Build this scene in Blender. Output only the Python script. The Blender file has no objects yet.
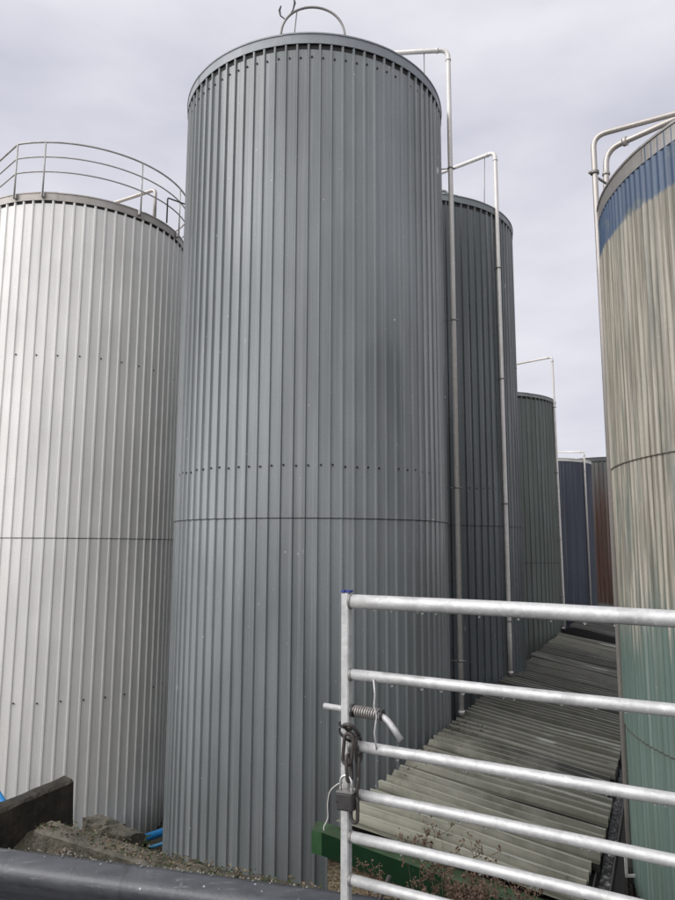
import bpy, math, random
from mathutils import Vector, Matrix, noise as mnoise
random.seed(7)
R = math.radians
PI = math.pi
ZC = 1.5                      # eye height above the road; measured heights below are relative to the eye
sc = bpy.context.scene
COL = sc.collection

# ------------------------------------------------------------------ materials
class NT:
    def __init__(s, name):
        s.m = bpy.data.materials.new(name); s.m.use_nodes = True
        s.t = s.m.node_tree; s.t.nodes.clear()
        s.out = s.n('ShaderNodeOutputMaterial'); s.b = s.n('ShaderNodeBsdfPrincipled')
        s.t.links.new(s.b.outputs[0], s.out.inputs[0])
    def n(s, typ, **kw):
        nd = s.t.nodes.new(typ)
        for k, v in kw.items(): setattr(nd, k, v)
        return nd
    def put(s, sock, v):
        if isinstance(v, bpy.types.NodeSocket): s.t.links.new(v, sock)
        elif v is not None:
            if isinstance(v, (tuple, list)) and len(v) == 3 and sock.type == 'RGBA': v = (*v, 1)
            sock.default_value = v
    def math(s, op, a, b=None, c=None, clamp=False):
        nd = s.n('ShaderNodeMath', operation=op); nd.use_clamp = clamp
        s.put(nd.inputs[0], a)
        if b is not None: s.put(nd.inputs[1], b)
        if c is not None: s.put(nd.inputs[2], c)
        return nd.outputs[0]
    def mix(s, f, a, b, mode='MIX'):
        nd = s.n('ShaderNodeMix', data_type='RGBA', blend_type=mode); nd.clamp_factor = True
        s.put(nd.inputs['Factor'], f); s.put(nd.inputs[6], a); s.put(nd.inputs[7], b)
        return nd.outputs[2]
    def ramp(s, v, lo, hi, a=0., b=1.):
        nd = s.n('ShaderNodeMapRange'); nd.clamp = True
        s.put(nd.inputs[0], v); nd.inputs[1].default_value = lo; nd.inputs[2].default_value = hi
        nd.inputs[3].default_value = a; nd.inputs[4].default_value = b
        return nd.outputs[0]
    def uv(s): return s.n('ShaderNodeTexCoord').outputs['UV']
    def ob(s): return s.n('ShaderNodeTexCoord').outputs['Object']
    def scale(s, v, sx, sy, sz=1., loc=(0, 0, 0)):
        nd = s.n('ShaderNodeMapping'); s.put(nd.inputs[0], v)
        nd.inputs['Scale'].default_value = (sx, sy, sz); nd.inputs['Location'].default_value = loc
        return nd.outputs[0]
    def noise(s, v, sc_=1., det=4., rough=.55, dist=0.):
        nd = s.n('ShaderNodeTexNoise'); s.put(nd.inputs['Vector'], v)
        nd.inputs['Scale'].default_value = sc_; nd.inputs['Detail'].default_value = det
        nd.inputs['Roughness'].default_value = rough; nd.inputs['Distortion'].default_value = dist
        return nd.outputs[0]
    def sep(s, v):
        nd = s.n('ShaderNodeSeparateXYZ'); s.put(nd.inputs[0], v); return nd.outputs
    def white(s, v):
        nd = s.n('ShaderNodeTexWhiteNoise', noise_dimensions='1D'); s.put(nd.inputs['W'], v); return nd.outputs['Value']
    def vor(s, v, sc_):
        nd = s.n('ShaderNodeTexVoronoi'); s.put(nd.inputs['Vector'], v); nd.inputs['Scale'].default_value = sc_
        return nd.outputs['Distance'], nd.outputs['Color']
    def bump(s, h, st=.3, d=.01):
        nd = s.n('ShaderNodeBump'); nd.inputs['Strength'].default_value = st; nd.inputs['Distance'].default_value = d
        s.put(nd.inputs['Height'], h); s.put(s.b.inputs['Normal'], nd.outputs[0])
    def fin(s, col, rough=.5, metal=0., spec=.5):
        s.put(s.b.inputs['Base Color'], col); s.put(s.b.inputs['Roughness'], rough)
        s.put(s.b.inputs['Metallic'], metal); s.put(s.b.inputs['Specular IOR Level'], spec)
        return s.m

def mul(c, k): return tuple(min(1, x * k) for x in c)

def clad_mat(name, base, pitch, seed=0., streak=.35, speck=.5, rough=.42, dirt=(.06, .065, .05), panel=.10, extra=None, green=0., foot=None):
    """painted profiled sheeting; UV is in metres (arc length, height)"""
    N = NT(name); uv = N.uv(); u, v, _ = N.sep(uv)
    col = base
    pn = N.white(N.math('ADD', N.math('FLOOR', N.math('DIVIDE', u, pitch * 5)), seed + .5))
    rb = N.white(N.math('ADD', N.math('FLOOR', N.math('DIVIDE', u, pitch)), seed + 77.5))
    tone = N.math('ADD', 1 - panel * .9, N.math('ADD', N.math('MULTIPLY', pn, panel * 1.2), N.math('MULTIPLY', rb, panel * .6)))
    big = N.noise(N.scale(uv, .35, .22, 1, (seed, seed * 1.7, 0)), 1., 4)
    tone = N.math('MULTIPLY', tone, N.ramp(big, .3, .7, .82, 1.14))
    cc = N.n('ShaderNodeCombineColor'); [N.put(cc.inputs[i], tone) for i in range(3)]
    if extra: col = extra(N, uv, u, v, col)
    col = N.mix(1., col, cc.outputs[0], 'MULTIPLY')
    st = N.noise(N.scale(uv, 9., .28, 1, (seed * 3, seed, 0)), 1., 6, .65)
    st2 = N.noise(N.scale(uv, 30., .7, 1, (seed, 4, 0)), 1., 5, .6)
    f = N.math('MULTIPLY', N.ramp(st, .5, .78, 0, streak), N.ramp(st2, .3, .65, .35, 1.))
    col = N.mix(f, col, dirt)
    wash = N.ramp(N.noise(N.scale(uv, 14., .12, 1, (seed + 9, 0, 0)), 1., 5), .52, .75, 0, .16)
    col = N.mix(wash, col, (.62, .63, .62))
    if green: col = N.mix(N.ramp(N.noise(N.scale(uv, 3., .5), 1., 5), .45, .7, 0, green), col, (.07, .09, .05))
    # droppings and chalky runs
    d, c = N.vor(N.scale(uv, 1., .28, 1, (seed, seed, 0)), 3.6)
    cs = N.sep(c)
    sp = N.math('MULTIPLY', N.ramp(d, .02, .085, 1, 0), N.ramp(cs[0], .35, .4, 0, 1))
    d2, c2 = N.vor(N.scale(uv, 1., .5, 1, (seed + 5, seed, 0)), 11.)
    sp2 = N.math('MULTIPLY', N.ramp(d2, .03, .10, 1, 0), N.ramp(N.sep(c2)[1], .70, .72, 0, 1))
    sp = N.math('MULTIPLY', N.math('MAXIMUM', sp, sp2), N.ramp(N.noise(uv, 1.3, 3), .40, .58, 0, speck))
    col = N.mix(sp, col, (.6, .61, .6))
    # fine grain of dirt
    col = N.mix(N.ramp(N.noise(N.scale(uv, 60, 25), 1., 3), .45, .8, 0, .18), col, dirt)
    if foot is not None:
        w = N.math('ADD', v, N.math('MULTIPLY', N.noise(N.scale(uv, 7, 1.2), 1., 5), .9))
        col = N.mix(N.ramp(w, foot, foot + .9, .75, 0), col, (.05, .05, .035))
    rg = N.ramp(N.noise(N.scale(uv, 4., .6), 1., 5), .3, .7, rough - .06, rough + .14)
    h = N.math('ADD', N.noise(N.scale(uv, 2.2, .8), 1., 2), N.math('MULTIPLY', N.noise(N.scale(uv, 40, 14), 1., 2), .05))
    N.bump(h, .28, .02)
    return N.fin(col, rg, 0., .5)

def metal(name, base, rough=.4, met=.6, var=.25, sc_=8., dirt=(.1, .09, .08), rust=0.):
    N = NT(name); o = N.ob()
    a = N.noise(o, sc_, 5); b = N.noise(N.scale(o, 3, 3, 3), sc_ * 3, 4)
    col = N.mix(N.ramp(a, .35, .7, 0, var), base, dirt)
    col = N.mix(N.ramp(b, .5, .75, 0, var * .6), col, mul(base, 1.35))
    if rust: col = N.mix(N.ramp(N.noise(o, sc_ * .7, 6, .7), .55, .7, 0, rust), col, (.16, .07, .03))
    N.bump(b, .15, .003)
    return N.fin(col, N.ramp(a, .3, .7, rough - .1, rough + .15), met, .5)

def plain(name, base, rough=.6, var=.4, sc_=10., dark=None, bump_=.3, spec=.4, bd=.01):
    N = NT(name); o = N.ob()
    a = N.noise(o, sc_, 6, .6); b = N.noise(o, sc_ * 5, 4)
    col = N.mix(N.ramp(a, .35, .65, 0, var), base, dark or mul(base, .45))
    col = N.mix(N.ramp(b, .55, .75, 0, var * .5), col, mul(base, 1.5))
    N.bump(N.math('ADD', a, N.math('MULTIPLY', b, .4)), bump_, bd)
    return N.fin(col, rough, 0., spec)

def galv(name, wet=True):
    N = NT(name); o = N.ob()
    d, c = N.vor(o, 90.); sp = N.ramp(N.sep(c)[0], 0, 1, .0, .35)
    col = N.mix(sp, (.47, .47, .465), (.68, .68, .67))
    col = N.mix(N.ramp(N.noise(o, 11, 6, .65), .48, .66, 0, .6), col, (.30, .30, .295))
    col = N.mix(N.ramp(N.noise(o, 55, 5, .7), .58, .70, 0, .45), col, (.80, .80, .79))
    col = N.mix(N.ramp(N.noise(N.scale(o, 1, 1, 1, (4, 2, 7)), 26, 6, .7), .66, .74, 0, .6), col, (.2, .16, .12))
    col = N.mix(N.ramp(N.noise(N.scale(o, 6, 6, 45), 1., 5, .7), .62, .70, 0, .5), col, (.24, .235, .225))
    N.bump(N.noise(o, 160, 3), .2, .002)
    return N.fin(col, N.ramp(N.noise(o, 20, 4), .3, .7, .34, .58), .35, .5)

# ------------------------------------------------------------------ mesh builder
class MB:
    def __init__(s): s.v = []; s.f = []; s.m = []; s.s = []; s.uv = []
    def add(s, vs, fs, mat=0, smooth=False, uvs=None):
        o = len(s.v); s.v += [tuple(p) for p in vs]
        for f in fs:
            s.f.append([o + i for i in f]); s.m.append(mat); s.s.append(smooth)
            s.uv.append([uvs[i] for i in f] if uvs else None)
    def box(s, c, size, rot=None, mat=0, bev=0.):
        x, y, z = [k / 2 for k in size]; c = Vector(c)
        if bev > 0:
            b = bev; pts = []
            for sz in (-1, 1):
                for (px, py) in ((-x + b, -y), (x - b, -y), (x, -y + b), (x, y - b), (x - b, y), (-x + b, y), (-x, y - b), (-x, -y + b)):
                    pts.append((px, py, sz * (z - b)))
            for sz in (-1, 1):
                for (px, py) in ((-x + b, -y + b), (x - b, -y + b), (x - b, y - b), (-x + b, y - b)):
                    pts.append((px, py, sz * z))
            fs = [(i, (i + 1) % 8, 8 + (i + 1) % 8, 8 + i) for i in range(8)]
            for base, q, fl in ((0, 16, True), (8, 20, False)):
                g = [(base + 0, base + 1, q + 1, q + 0), (base + 1, base + 2, q + 1), (base + 2, base + 3, q + 2, q + 1), (base + 3, base + 4, q + 2),
                     (base + 4, base + 5, q + 3, q + 2), (base + 5, base + 6, q + 3), (base + 6, base + 7, q + 0, q + 3), (base + 7, base + 0, q + 0), (q, q + 1, q + 2, q + 3)]
                fs += [tuple(reversed(k)) if fl else k for k in g]
        else:
            pts = [(-x, -y, -z), (x, -y, -z), (x, y, -z), (-x, y, -z), (-x, -y, z), (x, -y, z), (x, y, z), (-x, y, z)]
            fs = [(0, 3, 2, 1), (4, 5, 6, 7), (0, 1, 5, 4), (1, 2, 6, 5), (2, 3, 7, 6), (3, 0, 4, 7)]
        M = rot if rot is not None else Matrix.Identity(3)
        s.add([c + M @ Vector(p) for p in pts], fs, mat)
    def tube(s, pts, r, n=12, mat=0, closed=False, caps=True):
        P = [Vector(p) for p in pts]; m = len(P)
        rr = r if isinstance(r, (list, tuple)) else [r] * m
        T = []
        for i in range(m):
            a = P[(i - 1) % m] if (closed or i > 0) else P[i]; b = P[(i + 1) % m] if (closed or i < m - 1) else P[i]
            T.append((b - a).normalized())
        up = Vector((0, 0, 1)) if abs(T[0].z) < .9 else Vector((1, 0, 0))
        nrm = (up - T[0] * up.dot(T[0])).normalized()
        vs = []
        for i in range(m):
            nrm = (nrm - T[i] * nrm.dot(T[i])).normalized(); bi = T[i].cross(nrm)
            for k in range(n):
                a = 2 * PI * k / n; vs.append(P[i] + (nrm * math.cos(a) + bi * math.sin(a)) * rr[i])
        fs = []
        for i in range(m if closed else m - 1):
            j = (i + 1) % m
            for k in range(n):
                l = (k + 1) % n; fs.append((i * n + k, i * n + l, j * n + l, j * n + k))
        s.add(vs, fs, mat, True)
        if caps and not closed:
            o = len(s.v) - m * n
            s.f.append([o + k for k in reversed(range(n))]); s.m.append(mat); s.s.append(False); s.uv.append(None)
            s.f.append([o + (m - 1) * n + k for k in range(n)]); s.m.append(mat); s.s.append(False); s.uv.append(None)
    def prism(s, poly, z0, z1, mat=0):
        n = len(poly)
        vs = [(x, y, z0) for x, y in poly] + [(x, y, z1) for x, y in poly]
        fs = [tuple(reversed(range(n))), tuple(range(n, 2 * n))] + [(i, (i + 1) % n, n + (i + 1) % n, n + i) for i in range(n)]
        s.add(vs, fs, mat)
    def build(s, name, mats, parent=None, loc=None, rel=True):
        me = bpy.data.meshes.new(name)
        org = Vector(loc) if loc is not None else Vector((0, 0, 0))
        if parent is not None and rel:
            p = parent; org = Vector((0, 0, 0))
            while p is not None: org += p.location; p = p.parent
        me.from_pydata([tuple(Vector(v) - org) for v in s.v], [], s.f)
        if not isinstance(mats, (list, tuple)): mats = [mats]
        for m in mats: me.materials.append(m)
        me.polygons.foreach_set('material_index', s.m); me.polygons.foreach_set('use_smooth', s.s)
        if any(u for u in s.uv):
            L = me.uv_layers.new(name='UVMap'); k = 0
            for f, u in zip(s.f, s.uv):
                for i in range(len(f)):
                    if u: L.data[k].uv = u[i]
                    k += 1
        me.update()
        o = bpy.data.objects.new(name, me); COL.objects.link(o)
        if parent is not None: o.parent = parent
        elif loc is not None: o.location = loc
        return o

def empty(name, loc, label, cat, group=None):
    o = bpy.data.objects.new(name, None); COL.objects.link(o); o.location = loc; o.empty_display_size = .2
    return tag(o, label, cat, group)
def tag(o, label=None, cat=None, group=None, kind=None):
    if label: o['label'] = label
    if cat: o['category'] = cat
    if group: o['group'] = group
    if kind: o['kind'] = kind
    return o

def bend(pts, rad, n=8):
    """round the inner corners of a polyline"""
    P = [Vector(p) for p in pts]; out = [P[0]]
    for i in range(1, len(P) - 1):
        a = (P[i - 1] - P[i]); b = (P[i + 1] - P[i]); r = min(rad, a.length * .45, b.length * .45)
        p0 = P[i] + a.normalized() * r; p1 = P[i] + b.normalized() * r
        for k in range(n + 1):
            t = k / n; out.append(p0 * (1 - t) ** 2 + P[i] * 2 * t * (1 - t) + p1 * t * t)
    out.append(P[-1]); return out

# ------------------------------------------------------------------ shared materials
M_rub = plain('closure_black', (.012, .012, .013), .8, .3, 20)
M_gap2 = plain('lap_shade_grime', (.075, .068, .052), .8, .6, 12)
M_gap = plain('lap_shadow', (.028, .028, .028), .8, .3, 20)
M_screw = metal('screw_head', (.07, .07, .075), .5, .5)
M_steel = metal('stainless_pipe', (.45, .42, .395), .28, .45, .35, 1.6, (.24, .21, .185), .05)
M_steel_b = metal('stainless_pipe_lit', (.66, .635, .61), .26, .12, .3, 1.6, (.40, .36, .32), .04)  # paler, less metallic copy; the sky's reflection is put into its colour
M_steel_d = metal('weathered_steel', (.26, .25, .24), .45, .6, .4, 6., (.1, .08, .06), .25)
M_galv = galv('galvanised_tube')
M_conc = plain('old_concrete', (.105, .09, .066), .75, .75, 6., (.018, .020, .011), .7, .6, .05)
M_wood = plain('weathered_sleeper', (.042, .035, .026), .75, .85, 6., (.010, .011, .007), .8, .3, .02)
M_dark = plain('dark_steel', (.035, .033, .032), .5, .5, 30., (.012, .01, .01), .3, .5, .002)
M_rust = plain('rusty_iron', (.055, .047, .042), .5, .8, 60., (.018, .016, .015), .4, .5, .002)
M_blue = plain('blue_pipe', (.02, .22, .52), .4, .3, 6., (.02, .12, .3), .1)

# ------------------------------------------------------------------ tanks
def ring_profile(Rr, N, kind, depth):
    """list of (angle, radius) going round; ribs stand outwards"""
    out = []
    rnd = random.Random(int(Rr * 1000) + N)
    for i in range(N):
        j = rnd.uniform(-.02, .02)
        if kind == 'sine':
            for k in range(8):
                f = k / 8; out.append((2 * PI * (i + f) / N, Rr + depth * (.5 - .5 * math.cos(2 * PI * f))))
        else:
            for f, d in ((.0, 0), (.31, 0), (.33, .035), (.35, .035), (.37, 0), (.72, 0), (.785 + j * .3, 1), (.925 + j * .3, 1)):
                out.append((2 * PI * (i + f) / N, Rr + depth * d))
    return out

def cladding(mb, cx, cy, Rr, z0, z1, N, kind='trap', depth=.03, seams=(), screws=(), capgap=.1, phase=0., smooth=False):
    prof = ring_profile(Rr, N, kind, depth); n = len(prof)
    ed = [z0] + sorted(seams) + [z1]
    for k in range(len(ed) - 1):
        a, b = ed[k], ed[k + 1]; off = .008 * k
        zs = [a - (.03 if k else 0)]
        m = max(1, int((b - a) / 1.5)); zs += [a + (b - a) * t / m for t in range(1, m + 1)]
        vs = []; uvs = []
        for z in zs:
            for (t, r) in prof + [prof[0]]:
                tt = t + phase
                vs.append((cx + (r + off) * math.sin(tt), cy - (r + off) * math.cos(tt), z)); uvs.append((t * Rr, z))
        for q in range(len(zs)): uvs[q * (n + 1) + n] = (2 * PI * Rr, zs[q])
        fs = []
        for q in range(len(zs) - 1):
            for i in range(n):
                fs.append((q * (n + 1) + i, q * (n + 1) + i + 1, (q + 1) * (n + 1) + i + 1, (q + 1) * (n + 1) + i))
        mb.add(vs, fs, 0, smooth, uvs)
        if k:   # dark strip painting in the lap's shadow line along with its dirt
            vs = []; fs = []
            for (t, r) in prof + [prof[0]]:
                for z in (a - .041, a - .029):
                    vs.append((cx + (r + off + .0015) * math.sin(t + phase), cy - (r + off + .0015) * math.cos(t + phase), z))
            for i in range(n): fs.append((2 * i, 2 * i + 2, 2 * i + 3, 2 * i + 1))
            mb.add(vs, fs, 1)
    # black closures in the pans, painting in the deep shadow under the cap
    if capgap:
        vs = []; fs = []; M_ = N * 8
        for i in range(M_):
            t = 2 * PI * i / M_ + phase; rr = Rr + (depth * .35 if kind != 'sine' else depth * .45)
            for z in (z1 - capgap - .02, z1): vs.append((cx + rr * math.sin(t), cy - rr * math.cos(t), z))
        for i in range(M_):
            j = (i + 1) % M_; fs.append((2 * i, 2 * j, 2 * j + 1, 2 * i + 1))
        mb.add(vs, fs, 1)
    rnd = random.Random(N)
    for zz, every, frac in screws:
        for i in range(0, N, every):
            if math.cos(2 * PI * (i + frac) / N + phase) < -.45: continue
            if rnd.random() < .05: continue
            t = 2 * PI * (i + frac + rnd.uniform(-.04, .04)) / N + phase; c = Vector((math.sin(t), -math.cos(t), 0)); s_ = Vector((math.cos(t), math.sin(t), 0))
            p = Vector((cx, cy, zz + rnd.uniform(-.015, .015))) + c * (Rr + .008 * len(seams) + .002 + (depth if kind == 'sine' else 0))
            r0 = .017
            ring = [p + (s_ * math.cos(a) + Vector((0, 0, 1)) * math.sin(a)) * r0 for a in [k * PI / 3 for k in range(6)]]
            top = [q + c * .012 for q in ring]
            mb.add(ring + top, [(k, (k + 1) % 6, 6 + (k + 1) % 6, 6 + k) for k in range(6)] + [tuple(range(6, 12))], 1)

def cap_ring(cx, cy, r_out, z, h, n=120, joints=8, seed=1):
    """folded rim flashing: outer band, small top lip, inner upstand"""
    mb = MB(); rnd = random.Random(seed)
    for j in range(joints):
        a0 = 2 * PI * j / joints + .1 * seed; a1 = a0 + 2 * PI / joints + .012
        off = .003 * (j % 2); k = n // joints; vs = []
        dz = rnd.uniform(-.006, .006)
        for i in range(k + 1):
            t = a0 + (a1 - a0) * i / k; sx, cy_ = math.sin(t), -math.cos(t)
            for (r, zz) in ((r_out + off - .012, z - h), (r_out + off, z - h + .004), (r_out + off, z - .03), (r_out + off + .012, z - .024), (r_out + off + .012, z), (r_out - .10, z + .012), (r_out - .13, z - .04)):
                vs.append((cx + r * sx, cy + r * cy_, zz + dz))
        q = 7; fs = []
        for i in range(k):
            for m in range(q - 1): fs.append((i * q + m, (i + 1) * q + m, (i + 1) * q + m + 1, i * q + m + 1))
        mb.add(vs, fs, 0)
    return mb

def roof_cone(cx, cy, r, z, rise=.25, n=64):
    mb = MB(); vs = [(cx + r * math.sin(2 * PI * i / n), cy - r * math.cos(2 * PI * i / n), z) for i in range(n)] + [(cx, cy, z + rise)]
    mb.add(vs, [(i, (i + 1) % n, n) for i in range(n)], 0, True); return mb

def tank(name, label, cx, cy, Rr, H, base, N, mat, capmat, kind='trap', depth=.034, seams=(), screws=(), caph=.13, phase=0., capgap=.1, roofmat=None, rise=.2, group='cladded storage tanks in the yard'):
    root = empty(name, (cx, cy, base + ZC), label, 'tank', group)
    mb = MB()
    cladding(mb, cx, cy, Rr, base + ZC, H + ZC - .03, N, kind, depth, [s + ZC for s in seams], [(s[0] + ZC, s[1], s[2]) for s in screws], caph + capgap - .03, phase, kind == 'sine')
    mb.build('cladding', [mat, M_gap if kind != 'sine' else M_gap2], root)
    cap_ring(cx, cy, Rr + depth + .015, H + ZC, caph, seed=N % 7 + 1).build('rim_cap', capmat, root)
    roof_cone(cx, cy, Rr - .05, H + ZC - .06, rise).build('tank_roof', roofmat or capmat, root)
    return root

def bracket(p, q, parent, name='bracket', r=.012):
    mb = MB(); mb.tube([p, q], r, 8); mb.build(name, M_steel_d, parent)

def collar(mb, p, r, h=.03, mat=0):
    mb.tube([(p[0], p[1], p[2] - h / 2), (p[0], p[1], p[2] + h / 2)], r, 14, mat)

def clad_colour_patchy(dark):
    def f(N, uv, u, v, col):
        return N.mix(N.ramp(N.noise(N.scale(uv, .8, .18), 1., 3), .42, .62), col, dark)
    return f

# main tank -----------------------------------------------------------
X1, Y1, R1, H1 = -.459, 12.6, 2.385, 8.208
BASE = -5.9
m1 = clad_mat('blue_grey_cladding', (.218, .237, .243), 2 * PI * R1 / 82, 1., .40, 1., .14, (.085, .092, .09), .13,
              extra=clad_colour_patchy((.170, .187, .190)))
c1 = metal('grey_cap', (.24, .262, .28), .45, .1, .3, 2., (.13, .14, .15))
t1 = tank('storage_tank', 'tallest blue-grey ribbed tank in the middle, with a steel hoop on its rim', X1, Y1, R1, H1, BASE, 82, m1, c1,
          seams=(.46,), screws=((1.2, 1, .15), (7.80, 1, .15)), caph=.19, capgap=.05)
def vent_pipe(root, x, y, ztop, zend, end, r, centre, Rt, mat=M_steel_b, rods=(), brz=(), elbow=.16, foot=None):
    pts = [(x, y, zend + ZC), (x, y, ztop + ZC), (end[0], end[1], end[2] + ZC)]
    if foot: pts = [(x + foot[0], y + foot[1], zend + ZC), (x + foot[0], y + foot[1], zend + 1.0 + ZC)] + pts[1:]
    mb = MB(); mb.tube(bend(pts, elbow), r, 16)
    o = mb.build('vent_pipe', mat, root)
    for z in (zend + ZC + .05, ztop + ZC - elbow - .05):
        j = MB(); collar(j, (x, y, z), r + .008, .05); j.build('pipe_joint', mat, o)
    j = MB()
    d = (Vector(end) - Vector((x, y, ztop))).normalized(); pj = Vector((x, y, ztop + ZC)) + d * (elbow + .05)
    j.tube([pj - d * .025, pj + d * .025], r + .008, 14)
    j.build('pipe_joint', mat, o)
    c = Vector((centre[0], centre[1], 0)); p2 = Vector((x, y, 0)); dd = (c - p2).normalized()
    for z in brz:
        a = p2 + Vector((0, 0, z + ZC)); L = (c - p2).length - Rt
        mb = MB(); mb.tube([a - dd * (r + .05), a + dd * L], .010, 8); collar(mb, a, r + .01, .03)
        side = Vector((-dd.y, dd.x, 0)); mb.tube([a - side * (r + .035), a + side * (r + .035)], .009, 8)
        mb.build('bracket', M_steel_d, o)
    for q in rods:
        mb = MB(); mb.tube([q[0], q[1]], .009, 6); collar(mb, q[0], .03, .06); mb.build('tie_rod', M_steel_d, o)
    return o
vent_pipe(t1, 2.10, 12.2, 9.494, -2.78, (.72, 12.32, 9.494), .046, (X1, Y1), R1 + .03, brz=(7.05, 4.1, 1.05, -1.9),
          rods=(((1.644, 12.25, 9.494 + ZC + .02), (1.644, 12.25, 7.9 + ZC)),))
# the part of the pipe that drops into the tank top
mb = MB(); mb.tube([(.72, 12.32, 9.494 + ZC), (.66, 12.33, 9.40 + ZC), (.65, 12.33, 8.1 + ZC)], .046, 14); mb.build('vent_pipe', M_steel, t1)
# hoop on the rim
mb = MB(); hp = []
for k in range(25):
    a = PI * k / 24; hp.append((-.43 - .53 * math.cos(a), 10.42 + .05 * k / 24, 8.30 + ZC + .60 * math.sin(a) ** .8))
mb.tube(hp, .020, 10)
ho = mb.build('steel_hoop', M_steel_d, t1)
for pts in ([(-.885, 10.42, 8.65 + ZC), (-.97, 10.42, 8.72 + ZC), (-.99, 10.43, 8.83 + ZC), (-.965, 10.42, 8.9 + ZC)],
            [(-.80, 10.42, 8.76 + ZC), (-.76, 10.42, 8.84 + ZC), (-.735, 10.41, 8.95 + ZC), (-.75, 10.41, 9.02 + ZC), (-.73, 10.41, 9.1 + ZC)]):
    mb = MB(); mb.tube(pts, [.008, .012, .02, .012, .006][:len(pts)], 8); mb.build('bent_bar', M_dark, ho)
mb = MB(); mb.tube([(-.70, 10.43, 8.80 + ZC), (-.775, 10.6, 8.25 + ZC)], .010, 8); mb.build('tie_rod', M_steel_d, ho)
mb = MB()
arc = [(.10 + .075 * math.cos(a), 10.40, 8.22 + ZC + .09 * math.sin(a)) for a in [PI * k / 10 for k in range(11)]]
mb.tube(arc, .03, 8); mb.build('lifting_eye', c1, t1)

# left pale tank ------------------------------------------------------
X0, Y0, R0, H0 = -6.123, 15.996, 2.33, 7.315
m0 = clad_mat('pale_grey_cladding', (.76, .75, .72), 2 * PI * R0 / 70, 2., .30, .25, .42, (.25, .24, .21), .07, foot=-4.1)
c0 = metal('pale_cap', (.42, .39, .36), .45, .2, .35, 2., (.22, .2, .18))
t0 = tank('storage_tank', 'pale off-white ribbed tank at the left, with a curved guard rail on top', X0, Y0, R0, H0, BASE, 70, m0, c0, depth=.026,
          seams=(.2,), screws=((-2.93, 2, .15), (3.84, 2, .15)), caph=.18, capgap=.03)
gr_r = 2.44
def rp(a, z, r=gr_r): return (X0 + r * math.sin(a), Y0 - r * math.cos(a), z + ZC)
gmb = MB(); a_s = -.265; a_e = 2.4
for hz, rr in ((1.08, .021), (.75, .016), (.42, .016)):
    pts = [rp(a_s + (a_e - a_s) * k / 48, H0 + hz) for k in range(49)]
    far = (X0 - 2.1, Y0 - 1.0, H0 + hz + ZC)
    gmb.tube(bend([far] + pts, .05, 3), rr, 8)
M_grail = metal('guard_rail_galv', (.46, .45, .44), .45, .3, .35, 6., (.22, .2, .18), .1)
grail = gmb.build('guard_rail', M_grail, t0)
for a in (a_s, -.005, .83, 1.35, 1.9, 2.4):
    mb = MB(); mb.tube([rp(a, H0 - .12), rp(a, H0 + 1.09)], .019, 8); mb.box(rp(a, H0 - .08, 2.41), (.07, .07, .10), bev=.006); mb.build('rail_post', M_grail, grail)
mb = MB(); mb.tube(bend([(-4.2, 15.0, H0 + ZC - .1), (-4.2, 15.0, 8.13 + ZC), (-6.4, 16.1, 8.05 + ZC), (-6.45, 16.15, H0 + ZC)], .12), .042, 12); mb.build('vent_pipe', M_steel, t0)
mb = MB(); mb.tube(bend([(-3.9, 14.95, H0 - .02 + ZC), (-3.9, 14.95, 7.90 + ZC), (-3.3, 15.4, 7.86 + ZC), (-3.3, 15.4, H0 + ZC)], .04), .018, 8); mb.build('ladder_rail', M_dark, t0)

# second tank ---------------------------------------------------------
X2, Y2, R2, H2 = 1.947, 17.732, 2.60, 8.119
m2 = clad_mat('slate_cladding', (.098, .112, .115), 2 * PI * R2 / 86, 3., .3, .5, .25, (.04, .045, .045), .1)
c2 = metal('slate_cap', (.20, .225, .23), .45, .1, .3, 2., (.1, .11, .11))
t2 = tank('storage_tank', 'dark slate ribbed tank directly behind the tallest grey tank', X2, Y2, R2, H2, BASE, 86, m2, c2,
          seams=(.52,), screws=((1.32, 1, .15),), caph=.17, capgap=.06)
vent_pipe(t2, 3.816, 15.8, 9.567, -2.75, (2.1, 17.2, 9.567), .050, (X2, Y2), R2 + .03, brz=(6.6, 3.9, 1.0, -1.6), foot=(.0, 0),
          rods=(((3.6, 15.98, 9.567 + ZC), (3.58, 16.1, 8.1 + ZC)),))
mb = MB(); arc = [(2.45 + .10 * math.cos(a), 15.25, 8.12 + ZC + .13 * math.sin(a)) for a in [PI * k / 10 for k in range(11)]]
mb.tube(arc, .035, 8); mb.build('lifting_eye', c2, t2)

# third tank ----------------------------------------------------------
X3, Y3, R3, H3 = 5.475, 25.474, 2.48, 5.224
m3 = clad_mat('green_grey_cladding', (.115, .135, .125), 2 * PI * R3 / 80, 4., .5, .35, .45, (.05, .055, .04), .16, green=.35)
c3 = metal('green_grey_cap', (.24, .26, .25), .45, .1, .3, 2., (.1, .1, .1))
t3 = tank('storage_tank', 'green-grey ribbed tank third in the row, with a square pipe loop above its rim', X3, Y3, R3, H3, BASE, 80, m3, c3,
          seams=(-.45,), screws=(), caph=.13, capgap=.05)
o = vent_pipe(t3, 7.601, 24.0, 6.723, -2.7, (6.55, 24.92, 6.70), .038, (X3, Y3), R3 + .03, brz=(4.9, 2.6, .3, -1.6), elbow=.1, foot=(.06, 0))
mb = MB(); mb.tube([(6.55, 24.92, 6.70 + ZC), (6.55, 24.92, 5.2 + ZC)], .022, 8); collar(mb, (6.55, 24.92, 6.55 + ZC), .035, .08); collar(mb, (6.55, 24.92, 5.9 + ZC), .03, .04); mb.build('tie_rod', M_steel_d, o)

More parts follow.
